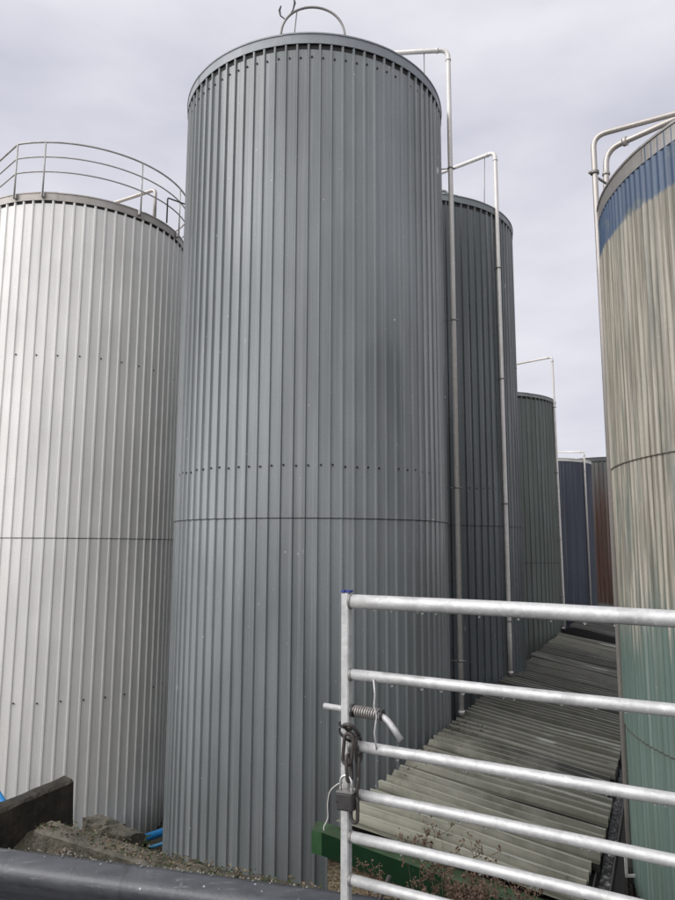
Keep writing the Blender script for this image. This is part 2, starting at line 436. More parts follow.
# fourth tank (blue) --------------------------------------------------
X4, Y4, R4, H4 = 9.35, 31.9, 2.2, 3.85
m4 = clad_mat('navy_cladding', (.034, .042, .062), .16, 5., .35, .2, .5, (.03, .035, .05), .15)
c4 = metal('bright_cap', (.62, .62, .58), .4, .2, .3, 2., (.3, .28, .25))
t4 = tank('storage_tank', 'short navy blue tank with a bright rim, seen beyond the green-grey tank', X4, Y4, R4, H4, BASE, 86, m4, c4,
          seams=(-1.45,), caph=.14, capgap=.03, kind='sine', depth=.022)
vent_pipe(t4, 10.76, 30.1, 4.17, -2.8, (9.75, 30.6, 4.23), .04, (X4, Y4), R4, brz=(3.3, -1.7), elbow=.1)

# fifth tank (rust) ---------------------------------------------------
def rusty(N, uv, u, v, col):
    w = N.math('ADD', v, N.math('MULTIPLY', N.noise(N.scale(uv, 2.2, .45), 1., 5), -2.6))
    f = N.ramp(w, .4 + ZC, 3.6 + ZC, 1, 0)
    return N.mix(f, col, N.mix(N.noise(N.scale(uv, 6, 1), 1., 4), (.062, .025, .014), (.030, .014, .010)))
X5, Y5, R5, H5 = 15.0, 39.0, 2.75, 4.78
m5 = clad_mat('rust_stained_cladding', (.055, .062, .062), 2 * PI * R5 / 84, 6., .5, .1, .5, (.035, .03, .025), .2, extra=rusty)
c5 = metal('black_cap', (.05, .052, .055), .5, .1, .3, 2., (.03, .03, .03))
t5 = tank('storage_tank', 'dark tank with rusty brown lower half, last one at the end of the alley', X5, Y5, R5, H5, BASE, 84, m5, c5,
          seams=(.81,), screws=((4.2, 1, .15),), caph=.22, capgap=.02)

# right tank ----------------------------------------------------------
X6, Y6, R6, H6 = 5.871, 7.376, 2.725, 4.183
def tri(N, uv, u, v, col):
    strk = N.noise(N.scale(uv, 11, .22), 1., 6, .7)
    fine = N.noise(N.scale(uv, 34, .5), 1., 4, .6)
    cream = N.mix(N.ramp(strk, .35, .65), (.34, .31, .26), (.49, .455, .385))
    cream = N.mix(N.ramp(fine, .46, .62, 0, .9), cream, (.125, .11, .08))
    cream = N.mix(N.ramp(N.noise(N.scale(uv, 5, .35, 1, (3, 3, 0)), 1., 5, .7), .52, .66, 0, .85), cream, (.10, .135, .115))
    teal = N.mix(N.ramp(strk, .3, .7), (.080, .122, .108), (.115, .165, .147))
    teal = N.mix(N.ramp(fine, .5, .8, 0, .4), teal, (.23, .30, .27))
    crest = N.math('PINGPONG', N.math('DIVIDE', u, 2 * PI * R6 / 190), .5)
    jag = N.noise(N.scale(uv, 10, .30, 1, (1, 2, 0)), 1., 4, .7)
    b = N.math('ADD', v, N.math('MULTIPLY', N.math('SUBTRACT', jag, .5), 2.6))
    b = N.math('ADD', b, N.math('MULTIPLY', crest, .8))
    c_ = N.mix(N.ramp(b, -.80 + ZC, -.25 + ZC, 0, 1), teal, cream)
    c_ = N.mix(N.math('MULTIPLY', N.ramp(v, 1.5 + ZC, 3.9 + ZC), N.ramp(strk, .42, .6, 0, .6)), c_, (.10, .09, .065))
    grm = N.math('MULTIPLY', N.ramp(crest, .05, .3, 1, 0), N.ramp(N.noise(N.scale(uv, 9, .45, 1, (5, 0, 0)), 1., 5, .7), .40, .58, 0, .75))
    c_ = N.mix(N.math('MULTIPLY', grm, N.ramp(v, -1. + ZC, .2 + ZC, .25, 1)), c_, (.095, .085, .06))
    blue = N.mix(N.ramp(fine, .4, .7, 0, .6), (.035, .065, .125), (.055, .095, .165))
    blue = N.mix(N.ramp(N.noise(N.scale(uv, 2.2, 2.5, 1, (7, 1, 0)), 1., 5), .55, .62, 0, .8), blue, (.11, .13, .12))
    j2 = N.math('ADD', v, N.math('MULTIPLY', N.noise(N.scale(uv, 30, 1.5), 1., 3), .12))
    return N.mix(N.ramp(j2, 3.54 + ZC + .05, 3.58 + ZC + .05), c_, blue)
m6 = clad_mat('patched_paint_corrugated', (.3, .3, .25), 2 * PI * R6 / 190, 7., .30, .25, .42, (.10, .095, .07), .05, extra=tri)
c6 = metal('dull_steel_cap', (.30, .29, .28), .4, .4, .5, 2.5, (.16, .14, .12))
t6 = tank('storage_tank', 'corrugated tank at the right edge, painted blue on top, cream, then teal below', X6, Y6, R6, H6, -3.62, 190, m6, c6,
          kind='sine', depth=.017, seams=(.93 + .03, -1.92), caph=.20, capgap=.03)
mb = MB(); mb.prism([(X6 + 2.6 * math.sin(2 * PI * k / 48), Y6 + 2.6 * math.cos(2 * PI * k / 48)) for k in range(48)][::-1], BASE + ZC - .2, -3.63 + ZC)
mb.build('plinth', plain('dark_plinth', (.06, .06, .055), .9), t6)
# its two stainless pipes
pA = bend([(3.239, 8.22, -5.0 + ZC), (3.239, 8.22, 5.201 + ZC), (4.95, 7.25, 5.201 + ZC), (4.95, 7.25, 4.3 + ZC)], .17)
mb = MB(); mb.tube(pA, .035, 16); pa = mb.build('vent_pipe', M_steel, t6)
pB = bend([(3.50, 8.88, -5.0 + ZC), (3.56, 8.93, 2.5 + ZC), (3.697, 8.95, 5.455 + ZC), (5.05, 7.4, 5.455 + ZC), (5.05, 7.4, 4.3 + ZC)], .22)
mb = MB(); mb.tube(pB, .040, 16); pb = mb.build('vent_pipe', M_steel, t6)
mb = MB(); mb.tube([(3.86, 8.765, 5.455 + ZC), (3.895, 8.725, 5.455 + ZC)], .062, 14); mb.build('pipe_joint', M_steel, pb); mb = MB(); collar(mb, (3.68, 8.948, 5.10 + ZC), .052, .04); mb.build('pipe_joint', M_steel, pb)
mb = MB(); mb.tube([(3.15, 8.20, 4.70 + ZC), (3.62, 8.62, 4.72 + ZC)], .016, 8); collar(mb, (3.239, 8.22, 4.70 + ZC), .052, .04); mb.build('bracket', M_steel_d, pa)

# ------------------------------------------------------------------ pump shed roofs
Ax, Ay = .03, 7.75
ud = Vector((.42, .907, 0)).normalized(); nd = Vector((math.cos(R(19)), -math.sin(R(19)), 0))   # sheets lie slightly askew to the row
def P(w, s, z): return Vector((Ax, Ay, 0)) + nd * w + ud * s + Vector((0, 0, z + ZC))
SL = -.19
def roof_mat(name, near, far, s0=None):
    N = NT(name); uv = N.uv(); u, v, _ = N.sep(uv)    # u across slope (w), v along (s)
    a = N.noise(N.scale(uv, 1.6, .9), 1., 6, .65); b = N.noise(N.scale(uv, 2.5, 14), 1., 5, .6)
    sh = N.white(N.math('ADD', N.math('FLOOR', N.math('DIVIDE', v, 1.0)), .5))
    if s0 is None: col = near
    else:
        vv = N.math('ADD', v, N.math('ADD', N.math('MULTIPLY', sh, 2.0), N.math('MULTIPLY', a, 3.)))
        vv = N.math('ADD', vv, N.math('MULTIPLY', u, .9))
        col = N.mix(N.ramp(vv, s0 - 1.5, s0 + 4.), near, far)  # far sheets darkened in colour: older grime plus shade between the tanks
    col = N.mix(N.ramp(sh, 0, 1, 0, .35), col, mul(near, .6))
    col = N.mix(N.ramp(a, .50, .70, 0, .45), col, (.06, .062, .045))
    col = N.mix(N.ramp(b, .5, .75, 0, .55), col, (.035, .036, .03))
    m_ = N.noise(N.scale(uv, 8, 8), 1., 6, .7)
    col = N.mix(N.math('MULTIPLY', N.ramp(m_, .6, .68, 0, .85), N.ramp(a, .4, .55)), col, (.045, .04, .022))
    fr = N.math('FRACT', N.math('DIVIDE', v, .25)); cr = N.math('MULTIPLY', N.ramp(fr, .56, .62), N.ramp(fr, .64, .68, 1, 0))
    col = N.mix(N.math('MULTIPLY', N.ramp(N.math('ABSOLUTE', N.math('SUBTRACT', fr, .21)), .14, .30, .80, 0), N.ramp(N.noise(N.scale(uv, 1.5, 8), 1., 4), .25, .5)), col, (.05, .05, .036))  # rib valleys darkened, putting their shade into the colour
    gl = N.math('MULTIPLY', N.ramp(N.noise(N.scale(uv, .9, 7.3), 1., 3), .54, .60), N.ramp(u, 1.15, 1.3))
    rd = N.math('MULTIPLY', N.ramp(fr, .58, .64), N.ramp(fr, .82, .88, 1, 0))
    col = N.mix(N.math('MULTIPLY', rd, N.ramp(N.noise(N.scale(uv, .8, 4), 1., 3), .3, .6, .12, .5)), col, N.mix(.35, col, (.8, .8, .68)))  # ridge tops lightened, a highlight put into the colour
    col = N.mix(N.math('MULTIPLY', N.math('MULTIPLY', cr, gl), .6), col, (.42, .43, .41))  # pale dashes painted on as wet glints along the ridges
    N.bump(N.math('ADD', m_, b), .3, .006)
    return N.fin(col, N.ramp(a, .35, .65, .45, .8), 0., .3)
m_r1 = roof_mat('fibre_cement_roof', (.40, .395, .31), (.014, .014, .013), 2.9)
m_r2 = roof_mat('dark_roof_sheet', (.05, .05, .048), None)
m_edge = plain('sheet_lap_shadow', (.015, .015, .014), .9)
def ribbed(s_len, w0, w1, z_off, pitch=.25, hgt=.066, seed=3):
    mb = MB(); rnd = random.Random(seed); ns = int(s_len / 1.0) + 1
    for k in range(ns):
        for row, (wa, wb) in enumerate(((w0, w1),)):
            s0 = k * 1.0 + rnd.uniform(-.02, .02); s1 = min(s_len, s0 + 1.03)
            lift = rnd.uniform(.0, .02)
            tl = -rnd.uniform(.020, .040); skew = rnd.uniform(-.05, .05)
            wa_ = wa + rnd.uniform(-.05, .03); wb_ = wb + rnd.uniform(-.04, .05)
            prof = []
            s = s0; i = 0
            while s < s1:
                for f, h in ((0, 0), (.46, 0), (.60, 1), (.84, 1)):
                    q = s + f * pitch
                    if q <= s1: prof.append((q, h))
                s += pitch
            prof.append((s1, 0.))
            nw = 12; vs = []; uvs = []
            for iw in range(nw + 1):
                w = wa_ + (wb_ - wa_) * iw / nw
                for (q, h) in prof:
                    rib = rnd.uniform(-.012, .02) if (iw == 0 and row == 0) else 0
                    qq = q + skew * (iw / nw - .5)
                    sag = .010 * math.sin(2.1 * w + k * 1.7) + .004 * mnoise.noise(Vector((w * 2, qq * 3, seed)))
                    vs.append(P(w + rib, qq, z_off + SL * w + h * hgt + lift + tl * (q - s0 - 1.) + sag)); uvs.append((w, q))
            m = len(prof); fs = []
            for iw in range(nw):
                for j in range(m - 1):
                    fs.append((iw * m + j, (iw + 1) * m + j, (iw + 1) * m + j + 1, iw * m + j + 1))
            mb.add(vs, fs, 0, False, uvs)
            # dark edge lap
            if k:
                vs = []; 
                for iw in range(nw + 1):
                    w = wa_ + (wb_ - wa_) * iw / nw; sk = s0 - .004 + skew * (iw / nw - .5); sag = .010 * math.sin(2.1 * w + k * 1.7)
                    vs += [P(w, sk, z_off + SL * w - .03), P(w, sk - .001, z_off + SL * w + lift - tl + sag - .004)]
                mb.add(vs, [(2 * i, 2 * i + 2, 2 * i + 3, 2 * i + 1) for i in range(nw)], 1)
    return mb
shed = empty('pump_shed', (Ax, Ay, BASE + ZC), 'low shed between the tanks under a weathered ribbed roof with a green front fascia', 'shed')
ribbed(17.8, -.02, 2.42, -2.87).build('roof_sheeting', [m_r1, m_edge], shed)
# under-roof board keeps light out
mb = MB(); mb.add([P(.03, .05, -2.95), P(2.42, .05, -2.95 + SL * 2.42), P(2.42, 17.7, -2.95 + SL * 2.42), P(.03, 17.7, -2.95)], [(0, 1, 2, 3)]); mb.build('roof_deck', M_rub, shed)
# green fascia box with a turned corner at its left end
m_green = plain('dark_green_paint', (.009, .034, .014), .35, .5, 5., (.006, .022, .010), .2, .5)
m_green_l = plain('light_green_paint', (.05, .115, .05), .4, .5, 14., (.02, .07, .03), .2, .5)  # lighter green for the end faces
m_moss = plain('mossy_green_paint', (.035, .075, .035), .6, .7, 9., (.03, .032, .018), .4, .4)
def fascia():
    mb = MB(); N_ = 14
    def fp(w, depth, z): return P(w, -depth, z)
    w_a = -.10
    for k in range(N_):
        w0 = w_a + 2.65 * k / N_; w1 = w_a + 2.65 * (k + 1) / N_
        a = [fp(w0, .20, -2.91 + SL * w0), fp(w1, .20, -2.91 + SL * w1), fp(w1, .20, -3.13 + SL * w1), fp(w0, .20, -3.13 + SL * w0)]
        b = [fp(w0, -.02, -2.90 + SL * w0), fp(w1, -.02, -2.90 + SL * w1)]
        mb.add(a + b, [(0, 3, 2, 1)], 0); mb.add(a[:2] + b, [(0, 1, 3, 2)], 1)
        c = [fp(w0, .02, -3.13 + SL * w0), fp(w1, .02, -3.13 + SL * w1)]
        mb.add([a[3], a[2]] + c, [(0, 2, 3, 1)], 0)
    z0 = SL * w_a
    L = [fp(w_a, .20, -2.91 + z0), fp(w_a, .20, -3.13 + z0)]; q = Vector((-.105, .03, .01))
    e = Vector((.05, .25, .0)); mb.add([L[0], L[1], L[1] + q, L[0] + q], [(0, 1, 2, 3)], 2)
    mb.add([L[0], L[0] + q, L[0] + q + e, fp(w_a, -.02, -2.90 + z0)], [(0, 3, 2, 1)], 1)
    mb.add([L[0] + q, L[1] + q, L[1] + q + e, L[0] + q + e], [(0, 1, 2, 3)], 2)
    mb.add([L[1], L[1] + q, L[1] + q + e], [(0, 1, 2)], 0)
    return mb
fascia().build('fascia', [m_green, m_moss, m_green_l], shed)
def pebble():
    N = NT('pebbledash'); o = N.ob(); d, c = N.vor(o, 60.)
    col = N.mix(N.sep(c)[0], (.10, .075, .045), (.33, .27, .18)); col = N.mix(N.ramp(N.noise(o, 3, 5), .45, .7, 0, .6), col, (.05, .045, .03))
    N.bump(d, .8, .01); return N.fin(col, .9)
mb = MB(); zb = BASE + ZC - .3
mb.add([P(-.08, -.10, -3.10), P(2.4, -.10, -3.56), P(2.4, -.10, -6.5), P(-.08, -.10, -6.5), P(-.08, .2, -3.1), P(-.08, .2, -6.5)], [(0, 3, 2, 1), (0, 4, 5, 3)])
mb.build('front_wall', pebble(), shed)
mb = MB(); mb.add([P(.06, .2, -2.93), P(.06, 17.7, -2.93), P(.06, 17.7, -6.5), P(.06, .2, -6.5)], [(0, 3, 2, 1)]); mb.add([P(2.3, .0, -3.47), P(2.3, 17.7, -3.47), P(2.3, 17.7, -6.5), P(2.3, .0, -6.5)], [(0, 1, 2, 3)]); mb.build('side_wall', plain('grimy_block', (.05, .048, .042), .9), shed)
# gutter along the low eave full of pale muck
gm = MB()
for (dw, z) in (((0, -.0), 0), ):
    GZ = .10; g = [(2.40, -3.46), (2.40, -3.56), (2.43, -3.585), (2.52, -3.585), (2.55, -3.56), (2.55, -3.44), (2.565, -3.44), (2.565, -3.57), (2.52, -3.60), (2.42, -3.60), (2.385, -3.56), (2.385, -3.46)]
    vs = [P(w + .03, s_, z_ + GZ) for s_ in (.15, 17.7) for (w, z_) in g]; n = len(g)
    gm.add(vs, [(i, (i + 1) % n, n + (i + 1) % n, n + i) for i in range(n)])
gut = gm.build('gutter', M_dark, shed)
def muck():
    N = NT('gutter_debris'); o = N.ob(); d, c = N.vor(o, 38.)
    col = N.mix(N.ramp(N.noise(o, 16, 6, .7), .50, .68), (.016, .016, .014), (.27, .28, .28)); N.bump(N.noise(o, 30, 5), .8, .02); return N.fin(col, .6)
mb = MB(); vs = []; rnd = random.Random(2)
for i in range(120):
    s_ = .16 + i * .147
    for w in (2.425, 2.46, 2.495, 2.53): vs.append(P(w + .03, s_, -3.435 + rnd.uniform(-.025, .03)))
mb.add(vs, [(4 * i + k, 4 * i + k + 1, 4 * i + k + 5, 4 * i + k + 4) for i in range(119) for k in range(3)], 0, True); mb.build('gutter_debris', muck(), gut)
mb = MB(); rnd = random.Random(31)
for (w0, s0, sw, ss, nn_) in ((.22, 4.35, .16, .22, 170), (.12, 2.2, .06, .6, 60), (.5, 3.2, .35, .5, 70), (.2, 8.9, .12, .3, 60)):
    for k in range(nn_):
        w = abs(rnd.gauss(w0, sw)) ; s_ = rnd.gauss(s0, ss)
        c = P(w, s_, -2.87 + SL * w + .085); L = rnd.uniform(.012, .04)
        ax = Matrix.Rotation(rnd.uniform(0, 6.28), 3, 'Z') @ Matrix.Rotation(rnd.uniform(-.7, .7), 3, 'X')
        mb.add([c + ax @ Vector(p) for p in ((0, 0, 0), (L * .5, L * .3, .01), (L, 0, 0), (L * .5, -L * .3, .008))], [(0, 1, 2, 3)], rnd.choice((0, 0, 1)))
tag(mb.build('leaf_litter', [plain('roof_leaf', (.075, .045, .022), .9), plain('roof_moss', (.055, .06, .02), .9)]), 'brown leaves and moss collected on the ribbed shed roof at the pipe feet', 'leaf litter', kind='stuff')
# the next shed beyond, stepped up
shed2 = empty('pump_shed', tuple(P(0, 18.2, BASE)), 'darker shed roof beyond the ribbed one, stepped up with a black front edge', 'shed')
mb = ribbed(11.5, .3, 2.6, -2.60, seed=9)
off = ud * 18.0
mb.v = [tuple(Vector(v) + off) for v in mb.v]
mb.build('roof_sheeting', [m_r2, m_edge], shed2)
mb = MB(); mb.add([P(.0, 17.95, -2.60), P(2.62, 17.95, -2.60 + SL * 2.6), P(2.62, 17.95, -6.5), P(.0, 17.95, -6.5), P(0, 18.05, -2.58), P(2.62, 18.05, -2.58 + SL * 2.6)], [(0, 3, 2, 1), (0, 1, 5, 4)]); mb.build('front_wall', M_rub, shed2)
mb = MB(); mb.add([P(.33, 18.0, -2.66), P(.33, 29.4, -2.66), P(.33, 29.4, -6.5), P(.33, 18., -6.5)], [(0, 1, 2, 3)]); mb.build('side_wall', M_rub, shed2)

mb = MB(); mb.box((3.115, 8.02, -3.32 + ZC), (.035, .012, .30), bev=.004); mb.box((3.17, 8.02, -3.475 + ZC), (.14, .012, .035), bev=.004)
tag(mb.build('angle_bracket', M_galv), 'small pale L-shaped bracket in the dark gap by the foot of the teal tank', 'bracket')
# ------------------------------------------------------------------ ground
p0 = Vector((-2.15, 5.3)); nn = Vector((.456, .89)).normalized()
def smooth(a, b, x):
    t = max(0., min(1., (x - a) / (b - a))); return t * t * (3 - 2 * t)
def ground(x, y):
    z = -.47 * smooth(2.55, 3.3, y)
    d = (x - p0.x) * nn.x + (y - p0.y) * nn.y
    z -= (BASE * -1 - 1.5 - .42) * smooth(-.05, 3.0, d)
    z -= .27 * smooth(-.8, -1.6, x) * smooth(2.9, 3.6, y) * (1 - smooth(0, .3, d))
    z += .33 * math.exp(-((x + 1.68) / .26) ** 2 - ((y - 4.66) / .20) ** 2)
    if -8 < x < 8 and 2.6 < y < 14:
        z += (.05 * mnoise.noise(Vector((x * 1.7, y * 1.7, 0))) + .02 * mnoise.noise(Vector((x * 6, y * 6, 3))))
    return z
def axis(lo, hi, fine_lo, fine_hi, st):
    a = []; x = fine_lo
    while x <= fine_hi: a.append(x); x += st
    k = st
    while a[-1] < hi: k *= 1.5; a.append(min(hi, a[-1] + k))
    k = st; pre = []; x = fine_lo
    while x > lo: k *= 1.5; x = max(lo, x - k); pre.append(x)
    return pre[::-1] + a
gx = axis(-900, 900, -5, 5, .12); gy = axis(-900, 1500, 2.4, 9, .10)
mb = MB(); W = len(gx)
mb.add([(x, y, ground(x, y)) for y in gy for x in gx], [(j * W + i, j * W + i + 1, (j + 1) * W + i + 1, (j + 1) * W + i) for j in range(len(gy) - 1) for i in range(W - 1)], 0, True)
def soil():
    N = NT('soil'); o = N.ob(); a = N.noise(o, 3, 7, .65); b = N.noise(o, 28, 5, .7)
    col = N.mix(N.ramp(a, .35, .65), (.045, .038, .026), (.085, .075, .055)); col = N.mix(N.ramp(b, .55, .7, 0, .7), col, (.15, .13, .10))
    col = N.mix(N.ramp(N.noise(o, 9, 5), .55, .68, 0, .8), col, (.03, .042, .014))
    N.bump(b, .9, .03); return N.fin(col, .9, 0, .3)
mb.build('ground', soil()).__setitem__('kind', 'structure')
mb = MB(); mb.add([(-60, -60, .006), (60, -60, .006), (60, 2.30, .006), (-60, 2.30, .006)], [(0, 1, 2, 3)])
tag(mb.build('road', plain('wet_asphalt', (.055, .055, .057), .35, .4, 40., None, .5)), kind='structure')

# ------------------------------------------------------------------ retaining timbers and blocks on the bank
def beam(name, a, b, wid, h, mat, label, cat='sleeper', seed=1, chips=.008):
    """an old squared beam between two top-centre points, slightly eroded"""
    a = Vector(a); b = Vector(b); L = (b - a).length; d = (b - a).normalized(); sd = Vector((d.y, -d.x, 0)).normalized(); upv = sd.cross(d); 
    if upv.z < 0: upv = -upv
    mb = MB(); n = max(6, int(L / .035)); sec = []
    hw = wid / 2; e = .02
    sec = [(-hw, -h), (hw, -h), (hw, -h * .5), (hw, -e), (hw - e, 0), (0, .004), (-hw + e, 0), (-hw, -e), (-hw, -h * .5)]
    vs = []
    for i in range(n + 1):
        p = a + d * (L * i / n)
        for (x, z) in sec:
            nz = mnoise.noise(Vector((i * .33 + seed * 9, x * 9, z * 9))) * chips * 1.9 + mnoise.noise(Vector((i * 1.3 + seed * 5, x * 31, z * 31))) * chips * .8
            q = p + sd * (x + nz) + upv * (z + nz * .8); vs.append(q)
    m = len(sec)
    fs = [(i * m + k, i * m + (k + 1) % m, (i + 1) * m + (k + 1) % m, (i + 1) * m + k) for i in range(n) for k in range(m)]
    fs += [tuple(range(m)), tuple(reversed(range(n * m, n * m + m)))]
    mb.add(vs, fs, 0)
    return tag(mb.build(name, mat), label, cat)
z_ = lambda r: r + ZC
beam('concrete_beam', (-2.03, 5.16, z_(-1.915)), (-.62, 4.40, z_(-1.935)), .17, .30, M_conc, 'mossy concrete edging beam with a squared front corner, lying behind the black crash barrier', 'beam', 1)
beam('timber_sleeper', (-2.98, 4.70, z_(-1.98)), (-2.19, 5.98, z_(-1.865)), .15, .60, M_wood, 'dark rotting upright sleeper wall at the left edge, in front of the pale tank', 'sleeper', 4, .011)
beam('broken_block', (-1.86, 5.62, z_(-2.03)), (-1.62, 5.50, z_(-2.05)), .16, .3, M_conc, 'weathered broken block just behind the concrete edging beam, nearer the sleeper wall', 'block', 7, .03)
beam('broken_block', (-1.60, 5.38, z_(-2.01)), (-1.42, 5.30, z_(-2.03)), .14, .3, M_conc, 'small rounded block behind the concrete edging beam, farther from the sleeper wall', 'block', 12, .03)
# blue pipes
mb = MB(); mb.tube(bend([(-7.3, 13.1, z_(-5.75)), (-5.6, 13.2, z_(-5.7)), (-4.1, 14.2, z_(-5.66)), (-2.9, 15.4, z_(-5.62)), (-1.5, 16.2, z_(-5.62))], .8), .075, 12)
tag(mb.build('water_pipe', M_blue), 'thicker blue plastic pipe running along the foot of the pale tank', 'pipe', 'blue pipes at the foot of the pale tank')
mb = MB(); mb.tube(bend([(-7.3, 12.9, z_(-5.8)), (-5.6, 13.0, z_(-5.78)), (-4.0, 14.0, z_(-5.76)), (-2.8, 15.1, z_(-5.74)), (-1.5, 16.0, z_(-5.74))], .8), .035, 10)
tag(mb.build('water_pipe', plain('pale_blue_pipe', (.10, .35, .60), .4, .3)), 'thin light blue pipe below the thicker blue one', 'pipe', 'blue pipes at the foot of the pale tank')

mb = MB(); mb.tube(bend([(-3.25, 6.75, z_(-2.03)), (-2.99, 6.5, z_(-2.17)), (-2.80, 6.40, z_(-2.32)), (-2.68, 6.6, z_(-3.1))], .3), .034, 12)
tag(mb.build('water_hose', M_blue), 'bright blue hose showing over the sleeper wall at the left edge', 'hose')
# gravel and leaf litter
rnd = random.Random(5); mb = MB()
for k in range(1500):
    t = rnd.random() ** .8; x = -2.15 + t * 1.3 + rnd.gauss(0, .1); y = 4.90 - (x + 2.0) * .51 - abs(rnd.gauss(0, .16)) - .06
    if y < 3.2: continue
    r = rnd.uniform(.008, .022); c = Vector((x, y, ground(x, y) + r * .5 ))
    if rnd.random() < .45: c.z += rnd.uniform(0, .03)
    ax = Matrix.Rotation(rnd.uniform(0, 6.28), 3, 'Z') @ Matrix.Rotation(rnd.uniform(-.8, .8), 3, 'X')
    vs = [c + ax @ Vector((p[0] * r * rnd.uniform(.7, 1.3), p[1] * r * rnd.uniform(.7, 1.3), p[2] * r * .7)) for p in ((1, 0, 0), (0, 1, 0), (-1, 0, 0), (0, -1, 0), (0, 0, 1), (0, 0, -1))]
    mb.add(vs, [(0, 1, 4), (1, 2, 4), (2, 3, 4), (3, 0, 4), (1, 0, 5), (2, 1, 5), (3, 2, 5), (0, 3, 5)], rnd.choice((0, 0, 1)))
tag(mb.build('gravel', [plain('stone_grey', (.15, .125, .10), .6, .6, 40), plain('stone_brown', (.09, .068, .05), .6, .6, 40)]), 'loose gravel and grit heaped against the concrete edging beam', 'gravel', kind='stuff')
mb = MB()
def leaf(mb, c, L, w, ax, mat=0):
    vs = [c + ax @ Vector(p) for p in ((0, 0, 0), (L * .45, w, .12 * L), (L, 0, 0), (L * .45, -w, .12 * L))]
    mb.add(vs, [(0, 1, 2), (0, 2, 3)], mat)
for k in range(2600):
    x = rnd.uniform(-2.6, .4); y = 5.15 - (x + 2.15) * .51 + rnd.uniform(-.55, .30)
    if x < -1.2 and rnd.random() < .55: continue
    c = Vector((x, y, ground(x, y) + rnd.uniform(.0, .035)))
    ax = Matrix.Rotation(rnd.uniform(0, 6.28), 3, 'Z') @ Matrix.Rotation(rnd.uniform(-1, 1), 3, 'X') @ Matrix.Rotation(rnd.uniform(-.9, .3), 3, 'Y')
    leaf(mb, c, rnd.uniform(.012, .035), rnd.uniform(.004, .012), ax, rnd.choice((0, 0, 1, 2)))
for k in range(900):
    t = rnd.random(); side = rnd.gauss(0, .07); c = Vector((-2.03, 5.16, z_(-1.912))).lerp(Vector((-.62, 4.40, z_(-1.93))), t) + Vector((.475, .88, 0)) * side
    if abs(side) > .085: c.z = ground(c.x, c.y) + .01 if side < 0 else c.z - .03
    ax = Matrix.Rotation(rnd.uniform(0, 6.28), 3, 'Z') @ Matrix.Rotation(rnd.uniform(-.8, .8), 3, 'X') @ Matrix.Rotation(rnd.uniform(-.7, .2), 3, 'Y')
    leaf(mb, c, rnd.uniform(.008, .028), rnd.uniform(.003, .009), ax, rnd.choice((0, 0, 1, 2, 2)))
tag(mb.build('leaf_litter', [plain('dead_leaf', (.11, .075, .045), .9), plain('dead_leaf_pale', (.20, .16, .10), .9), plain('moss_tuft', (.045, .065, .018), .9)]),
    'dead leaves and moss strewn along the top of the bank', 'leaf litter', kind='stuff')
M_leaf = plain('weed_leaf', (.10, .14, .03), .6, .5, 20); M_leaf2 = plain('dark_weed_leaf', (.03, .05, .015), .7, .5, 20)
def small_weed(x, y, h, label, mat, n=26, seed=1, zb=None, spread=.6):
    rr = random.Random(seed); zb = ground(x, y) if zb is None else zb
    root = empty('weed', (x, y, zb), label, 'plant')
    mb = MB(); ms = MB()
    for k in range(n):
        a = rr.uniform(0, 6.28); t = rr.random(); hh = h * (.3 + .7 * t); sp = h * spread * rr.random()
        tip = Vector((x + math.cos(a) * sp, y + math.sin(a) * sp, zb + hh))
        ms.tube([(x, y, zb), tip], .0025 + h * .004, 5)
        for q in range(4):
            ax = Matrix.Rotation(a + rr.uniform(-1.3, 1.3), 3, 'Z') @ Matrix.Rotation(rr.uniform(-.9, .5), 3, 'Y')
            leaf(mb, Vector((x, y, zb)).lerp(tip, rr.uniform(.4, 1)), h * rr.uniform(.15, .35), h * .07, ax)
    ms.build('stem', mat, root); mb.build('leaves_or_seeds', mat, root)
small_weed(-.86, 4.62, .07, 'tiny green weed on the bank, right of the bright green one', M_leaf2, 18, 13)
small_weed(-1.48, 4.86, .06, 'tiny dark weed growing on the bank beside the gravel', M_leaf2, 18, 14)
small_weed(-1.20, 4.72, .10, 'small bright green weed on the bank near the end of the concrete beam', M_leaf, 22, 3)
small_weed(-3.75, 14.0, .50, 'dark low weed growing beneath the blue pipes between the two near tanks', M_leaf2, 40, 6, zb=z_(-5.9))
small_weed(-3.2, 13.2, .40, 'dark low weed against the left foot of the tallest tank', M_leaf2, 40, 8, zb=z_(-5.9))
small_weed(-4.6, 13.3, .35, 'dull green weed in front of the pale tank foot', M_leaf2, 36, 9, zb=z_(-5.9))

